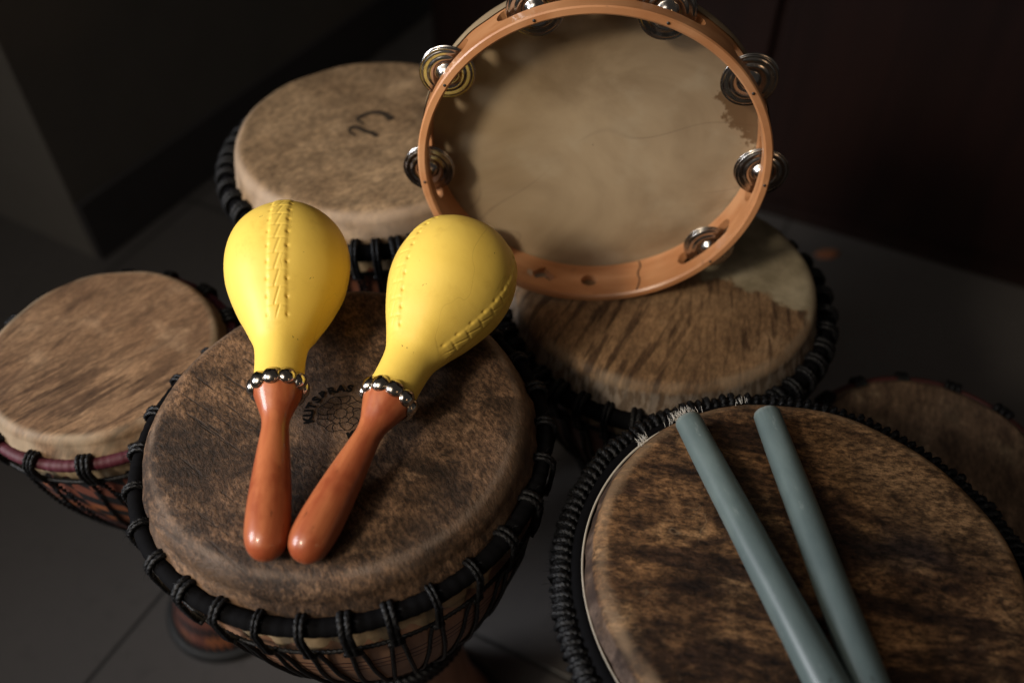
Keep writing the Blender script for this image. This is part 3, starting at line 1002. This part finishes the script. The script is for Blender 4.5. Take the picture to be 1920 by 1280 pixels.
# pen mark on the beige skin
pm = MB()
pk = smooth_path([(-0.0225, 0.0175, 0), (-0.014, 0.027, 0), (-0.003, 0.031, 0), (0.008, 0.027, 0), (0.018, 0.015, 0)], 0.002)[:, :2]
flat_line(pm, pk, 0.0055 + 0.004 * np.linspace(0, 1, len(pk)), 0.0006)
pk = smooth_path([(-0.0285, -0.0005, 0), (-0.022, 0.001, 0), (-0.011, -0.007, 0), (-0.002, -0.0115, 0), (0.004, -0.018, 0)], 0.002)[:, :2]
flat_line(pm, pk, 0.0065, 0.0006)
pk = smooth_path([(-0.029, 0.0, 0), (-0.028, -0.008, 0), (-0.020, -0.017, 0)], 0.002)[:, :2]
flat_line(pm, pk, 0.003, 0.0007)
pk = smooth_path([(-0.0235, 0.017, 0), (-0.019, 0.012, 0), (-0.014, 0.007, 0)], 0.002)[:, :2]
flat_line(pm, pk, 0.0035, 0.0007)
pm.build('ink_mark', M['smudge'], skB, False, (0.004, 0, 0))


# white fur left along the far edge of the skin with the sticks
def tuft(px_ang, width, count, length, seed):
    rng = np.random.default_rng(seed)
    mb = MB()
    for _ in range(count):
        a = R_(px_ang) + rng.normal(0, width)
        r0 = 0.1540 + rng.normal(0, 0.001)
        L = length * rng.uniform(0.45, 1.15)
        out = rng.uniform(0.35, 1.0)
        side_ = rng.normal(0, 0.5)
        p0 = np.array([r0 * math.cos(a), r0 * math.sin(a), -0.004])
        d = np.array([math.cos(a) * out - math.sin(a) * side_, math.sin(a) * out + math.cos(a) * side_, 0.55 + rng.uniform(-.3, .5)])
        d /= np.linalg.norm(d)
        pth = [p0, p0 + d * L * 0.5, p0 + d * L + np.array([0, 0, -0.1 * L])]
        mb.tube(np.array(pth), [0.00016, 0.00013, 0.00005], sides=3)
    return mb


tuft(118, 0.045, 95, 0.0085, 1).build('fur_tuft', M['fur'], skE, False)
tuft(134, 0.022, 32, 0.0075, 2).build('fur_tuft', M['fur'], skE, False)
tuft(98, 0.015, 8, 0.006, 3).build('fur_tuft', M['fur'], skE, False)


# ------------------------------------------------------------------ maracas
HANDLE = [(-0.0165, 0.0), (-0.0155, 0.0055), (-0.0125, 0.0098), (-0.008, 0.0130), (-0.001, 0.0152), (0.012, 0.0160), (0.0284, 0.0154), (0.0453, 0.0142), (0.0628, 0.0126),
          (0.0808, 0.0108), (0.089, 0.0102), (0.0975, 0.0112), (0.1075, 0.0148), (0.1155, 0.0178), (0.121, 0.0193), (0.1255, 0.0196), (0.127, 0.017)]
BULB = [(0.1235, 0.016), (0.1250, 0.0192), (0.1384, 0.0193), (0.152, 0.0199), (0.1625, 0.0216), (0.172, 0.0256), (0.1823, 0.0306), (0.1980, 0.0386), (0.2200, 0.0475),
        (0.2340, 0.0512), (0.2480, 0.0526), (0.2610, 0.0515), (0.2730, 0.0480), (0.2835, 0.0420), (0.2910, 0.0345), (0.2957, 0.0258), (0.2982, 0.0166), (0.2993, 0.0075), (0.2995, 0.0005)]


def prof_path(P, step):
    q = smooth_path([(b, 0, a) for a, b in P], step)
    return [(max(p[0], 0.0003), p[2]) for p in q]


def make_maraca(tip, aim, roll, label):
    root = empty('maraca', tip, label, 'maraca', 'yellow maracas lying on the brown drum')
    z = Vector(aim).normalized()
    x = Vector((0, 0, 1)).cross(z).normalized()
    y = z.cross(x)
    root.rotation_euler = (Matrix((x, y, z)).transposed() @ Matrix.Rotation(roll, 3, 'Z')).to_euler()
    V, F = lathe(prof_path(HANDLE, 0.0022), 64)
    mesh_obj('handle', V, F, M['handle'], root)
    P = prof_path(BULB, 0.0009)
    keep = []

    def disp(r, z_, a):
        fade = np.clip((z_ - 0.171) / 0.006, 0, 1) * np.clip((0.2988 - z_) / 0.003, 0, 1)
        out = np.zeros_like(r)
        dark_mask = np.zeros_like(r)
        for k in range(3):
            ac = PI / 2 + k * 2 * PI / 3
            d = (a - ac + PI) % (2 * PI) - PI
            m = d * np.maximum(r, 0.004)             # metres across the seam
            arc = z_ + 0.9 * np.clip(z_ - 0.248, 0, 1) ** 2 * 4
            strip = 1 / (1 + np.exp((np.abs(m) - 0.0072) / 0.0006))
            ph = arc / 0.0130
            fr = ph - np.floor(ph)
            # stitches: a slanted groove line and cross grooves between stitches
            zig = np.abs(m - (fr - 0.5) * 0.0040)
            h = 0.0011 * strip
            h0 = h
            h -= 0.0005 * np.exp(-(zig / 0.0007) ** 2) * strip
            h -= 0.0006 * np.exp(-((np.minimum(fr, 1 - fr)) * 0.0130 / 0.0008) ** 2) * strip
            for e, dp in ((-0.0078, 0.0010), (0.0078, 0.0016)):
                dd = np.hypot(m - e, (fr - 0.5) * 0.0130)
                h -= dp * np.exp(-(dd / 0.0013) ** 2)
            out += h * fade
            dark_mask += np.clip((h0 - h) / 0.0010, 0, 1) * fade  # browner the deeper the seam groove
        # soft puckers
        w = 0.00025 * np.sin(a * 5 + z_ * 40) * np.clip((z_ - 0.13) / 0.05, 0, 1)
        keep.append(np.clip(dark_mask, 0, 1))
        return np.maximum(r + out + w, 0.0002), z_
    V, F = lathe(P, 400, disp)
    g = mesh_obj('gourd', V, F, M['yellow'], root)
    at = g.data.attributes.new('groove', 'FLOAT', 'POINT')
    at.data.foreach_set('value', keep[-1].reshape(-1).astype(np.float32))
    # ring of domed studs
    prof = [(0.0001, 0.0036), (0.0020, 0.0034), (0.0038, 0.0027), (0.0052, 0.0015), (0.0060, 0.0), (0.0058, -0.0008)]
    Vs, Fs = lathe(prof, 24)
    Fs = Fs + [tuple(range(5 * 24 + 23, 5 * 24 - 1, -1))]
    proto = None
    Nst = 10
    for k in range(Nst):
        a = k * 2 * PI / Nst + 0.2
        if proto is None:
            o = mesh_obj('stud', Vs * np.array([1.20, 1.20, 1.25]), Fs, M['stud'], root)
            proto = o
        else:
            o = proto.copy()
            COL.objects.link(o)
            o.parent = root
        rr2 = 0.0197
        o.location = (rr2 * math.cos(a), rr2 * math.sin(a), 0.1235 + 0.0006 * math.sin(k * 5.1))
        o.rotation_euler = Vector((math.cos(a), math.sin(a), 0.0)).to_track_quat('Z', 'Y').to_euler()
    return root


zA = CAM_H - 0.5575
make_maraca((-0.1720, 0.3250, zA + 0.0185), (-0.020, 0.251, 0.035), R_(3), 'left upright yellow maraca, its stitched seam facing straight up')
make_maraca((-0.1412, 0.3228, zA + 0.0185), (0.0940, 0.2325, 0.033), R_(-40), 'slanting yellow maraca with seams on both sides, leaning towards the tambourine')

# ------------------------------------------------------------------ tambourine
TR, TT, TD = 0.158, 0.008, 0.046
tn = Vector((-0.085, -0.996, 0.0)).normalized()
tc = Vector((0.0737, 0.6562, CAM_H - 0.476))
tam = empty('tambourine', tc, 'wooden tambourine with metal jingles standing upright on the patched drum skin', 'tambourine')
ty = Vector((0, 0, 1))
tx = ty.cross(tn).normalized()
ty = tn.cross(tx)
tam.rotation_euler = Matrix((tx, ty, tn)).transposed().to_euler()
prof = [(TR - TT, -TD), (TR, -TD), (TR, -0.0012), (TR - 0.0012, 0.0), (TR - TT + 0.0018, 0.0), (TR - TT, -0.0018)]
V, F = lathe(prof + [prof[0]], 256)
# weld last row to first
nv = 6 * 256
F = [tuple(i % nv for i in f) for f in F]
frame = mesh_obj('frame', V[:nv], F, M['frame'], tam, False)
bmx = bmesh.new()
bmx.from_mesh(frame.data)
bmesh.ops.recalc_face_normals(bmx, faces=bmx.faces)
bmx.to_mesh(frame.data)
bmx.free()
ZA = [70.8, 110.5, 146.6, 185.8, 225, 34.4, -1.5, -38.7]
ZD = -0.0235


def cutter(shape, ang):
    """shape: outline in (tangent, depth) metres, closed"""
    n = len(shape)
    a = R_(ang)
    er = np.array([math.cos(a), math.sin(a), 0])
    et = np.array([-math.sin(a), math.cos(a), 0])
    V = []
    for rr in (TR - 0.03, TR + 0.02):
        for (t, d) in shape:
            V.append(er * rr + et * t + np.array([0, 0, ZD + d]))
    F = [tuple(range(n)), tuple(range(2 * n - 1, n - 1, -1))] + [(i, i + n, (i + 1) % n + n, (i + 1) % n) for i in range(n)]
    return V, F


def slot_shape(L, w):
    out = []
    for k in range(9):
        b = -PI / 2 + PI * k / 8
        out.append((L / 2 - w / 2 + w / 2 * math.cos(b), w / 2 * math.sin(b)))
    for k in range(9):
        b = PI / 2 + PI * k / 8
        out.append((-L / 2 + w / 2 + w / 2 * math.cos(b), w / 2 * math.sin(b)))
    return out


cut = MB()
for za in ZA:
    cut.add(*cutter(slot_shape(0.068, 0.0185), za))
cut.add(*cutter([(0.0085 * math.cos(k * PI / 12), 0.0085 * math.sin(k * PI / 12)) for k in range(24)], 272))
cut.add(*cutter([(0.014, 0.001), (0.008, 0.008), (0.001, 0.0045), (-0.008, 0.0095), (-0.0125, 0.003), (-0.005, -0.0065), (0.002, -0.011), (0.008, -0.004)], 253.5))
co = cut.build('cutter', None, tam, False)
bmx = bmesh.new()
bmx.from_mesh(co.data)
bmesh.ops.recalc_face_normals(bmx, faces=bmx.faces)
bmx.to_mesh(co.data)
bmx.free()
md = frame.modifiers.new('b', 'BOOLEAN')
md.operation = 'DIFFERENCE'
md.object = co
md.solver = 'EXACT'
dg = bpy.context.evaluated_depsgraph_get()
me2 = bpy.data.meshes.new_from_object(frame.evaluated_get(dg))
frame.modifiers.clear()
frame.data = me2
me2.name = 'frame'
bpy.data.objects.remove(co)
me2.polygons.foreach_set('use_smooth', [False] * len(me2.polygons))

V, F = lathe([(TR + 0.0013, -TD + 0.013), (TR + 0.0016, -TD + 0.004), (TR + 0.0010, -TD - 0.0004), (TR - 0.001, -TD - 0.0018), (TR - 0.02, -TD - 0.0012), (0.08, -TD - 0.001), (0.0005, -TD - 0.001)], 200,
             lambda r, z, a: (r, z + (z > -TD + 0.01) * 0.0012 * np.sin(a * 21 + np.sin(a * 8))))
mesh_obj('drum_skin', V, F, M['tskin'], tam)

# glue joint / crack and the chipped veneer beside the odd hole
jb = MB()
a = R_(-68)
jp = []
for i, d in enumerate(np.linspace(-TD + 0.002, -0.002, 9)):
    aa = a + (0.010 * math.sin(i * 1.3) - 0.012 * (i > 5))
    jp.append(((TR - TT - 0.0003) * math.cos(aa), (TR - TT - 0.0003) * math.sin(aa), d))
jb.tube(smooth_path(jp, 0.002), 0.0007, sides=6)
jb.build('joint_crack', M['nail'], tam)
cbm = MB()
a = R_(248.0)
er = np.array([math.cos(a), math.sin(a), 0])
et = np.array([-math.sin(a), math.cos(a), 0])
pts = [(-0.0035, 0.006), (0.002, 0.0095), (0.003, 0.004), (0.0012, 0.0), (-0.003, 0.001)]
cbm.add([er * (TR - TT - 0.0006) + et * t + np.array([0, 0, ZD + d]) for t, d in pts] + [er * (TR - TT + 0.0004) + et * t + np.array([0, 0, ZD + d]) for t, d in pts],
        [(0, 1, 2, 3, 4), (9, 8, 7, 6, 5)] + [(i, (i + 1) % 5, 5 + (i + 1) % 5, 5 + i) for i in range(5)])
cbm.build('bare_wood_chip', simple('bare_pale_wood', (0.5, 0.38, 0.28), 0.7), frame, False)

# jingles: two domed discs on a pin in every slot
zp = [(0.0016, 0.0066), (0.0030, 0.0068), (0.0052, 0.0060), (0.0074, 0.0040), (0.0088, 0.0016), (0.0098, 0.0008), (0.0108, 0.0012), (0.0132, 0.0026), (0.0152, 0.0028), (0.0166, 0.0016), (0.0176, 0.0012), (0.0198, 0.0022), (0.0214, 0.0016), (0.0224, 0.0006), (0.0234, 0.0016), (0.0240, 0.0006),
      (0.0239, 0.0000), (0.0215, -0.0002), (0.0150, 0.0012), (0.0100, 0.0002), (0.0085, 0.0010), (0.0055, 0.0038), (0.0030, 0.0046), (0.0016, 0.0046)]
Vz, Fz = lathe(zp + [zp[0]], 56)
nz_ = len(zp) * 56
Fz = [tuple(i % nz_ for i in f) for f in Fz]
protos = None
for k, za in enumerate(ZA):
    a = R_(za)
    rc = TR - TT / 2
    cx, cy = rc * math.cos(a), rc * math.sin(a)
    rnd = random.Random(k)
    for s in (1, -1):
        if protos is None:
            z = mesh_obj('jingle', Vz[:nz_], Fz, M['zil'], tam)
            protos = z
        else:
            z = protos.copy()
            COL.objects.link(z)
            z.parent = tam
        tilt = rnd.uniform(-0.05, 0.05)
        z.rotation_euler = ((0 if s > 0 else PI) + tilt, rnd.uniform(-0.05, 0.05), rnd.uniform(0, 6))
        z.location = (cx - 0.002 * math.cos(a) * rnd.uniform(-.6, .6), cy - 0.0012, ZD + s * 0.0012)
    pb = MB()
    pb.tube(np.array([(cx, cy, -0.038), (cx, cy, -0.02), (cx, cy, 0.0006)]), 0.0013, sides=8)
    pb.build('pin', M['nail'], tam)

# ------------------------------------------------------------------ sticks
def stick(p0, p1, r0, r1, label, dents=False):
    p0, p1 = Vector(p0), Vector(p1)
    L = (p1 - p0).length
    root_rot = (p1 - p0).normalized().to_track_quat('Z', 'Y').to_euler()
    P = [(0.0003, 0.0), (r0 * 0.80, 0.0), (r0 * 0.93, 0.0008), (r0 * 0.99, 0.0026)]
    P += [(r0 + (r1 - r0) * t, 0.005 + (L - 0.01) * t) for t in np.linspace(0, 1, 60)]
    P += [(r1 * 0.98, L - 0.003), (r1 * 0.85, L - 0.0004), (0.0003, L)]

    def disp(r, z, a):
        w = 0.00016 * np.sin(a * 2 + z * 23) + 0.00010 * np.sin(a * 3 - z * 61)
        if dents:
            for (da, dz) in ((2.0, 0.002), (1.7, 0.0035), (2.3, 0.0045)):
                dd = np.hypot(((a - da + PI) % (2 * PI) - PI) * r, z - dz)
                w = w - 0.0012 * np.exp(-(dd / 0.0011) ** 2)
        return np.maximum(r + w * (r > 0.004), 0.0002), z
    V, F = lathe(P, 64, disp)
    o = mesh_obj('drum_stick', V, F, M['stick'])
    o.location = p0
    o.rotation_euler = root_rot
    o['label'] = label
    o['category'] = 'stick'
    o['group'] = 'grey green sticks on the drum'
    return o


zE = CAM_H - 0.5698


def eplane(x, y, up):
    return (x, y, zE - 0.0276 * (x - 0.2079) - 0.0027 * (y - 0.3178) + up)


def ext(a, b, t):
    return (a[0] + (b[0] - a[0]) * t, a[1] + (b[1] - a[1]) * t)


a, b = (0.1392, 0.4402), (0.1960, 0.2267)
q = ext(a, b, 1.45)
stick(eplane(*a, 0.0112), eplane(*q, 0.0158), 0.0107, 0.0153, 'left grey green round stick, its end beside the white fur tuft')
a, b = (0.2042, 0.4475), (0.2235, 0.2264)
q = ext(a, b, 1.4)
stick(eplane(*a, 0.0112), eplane(*q, 0.0142), 0.0107, 0.0137, 'right grey green round stick with small dents in its upper end', True)
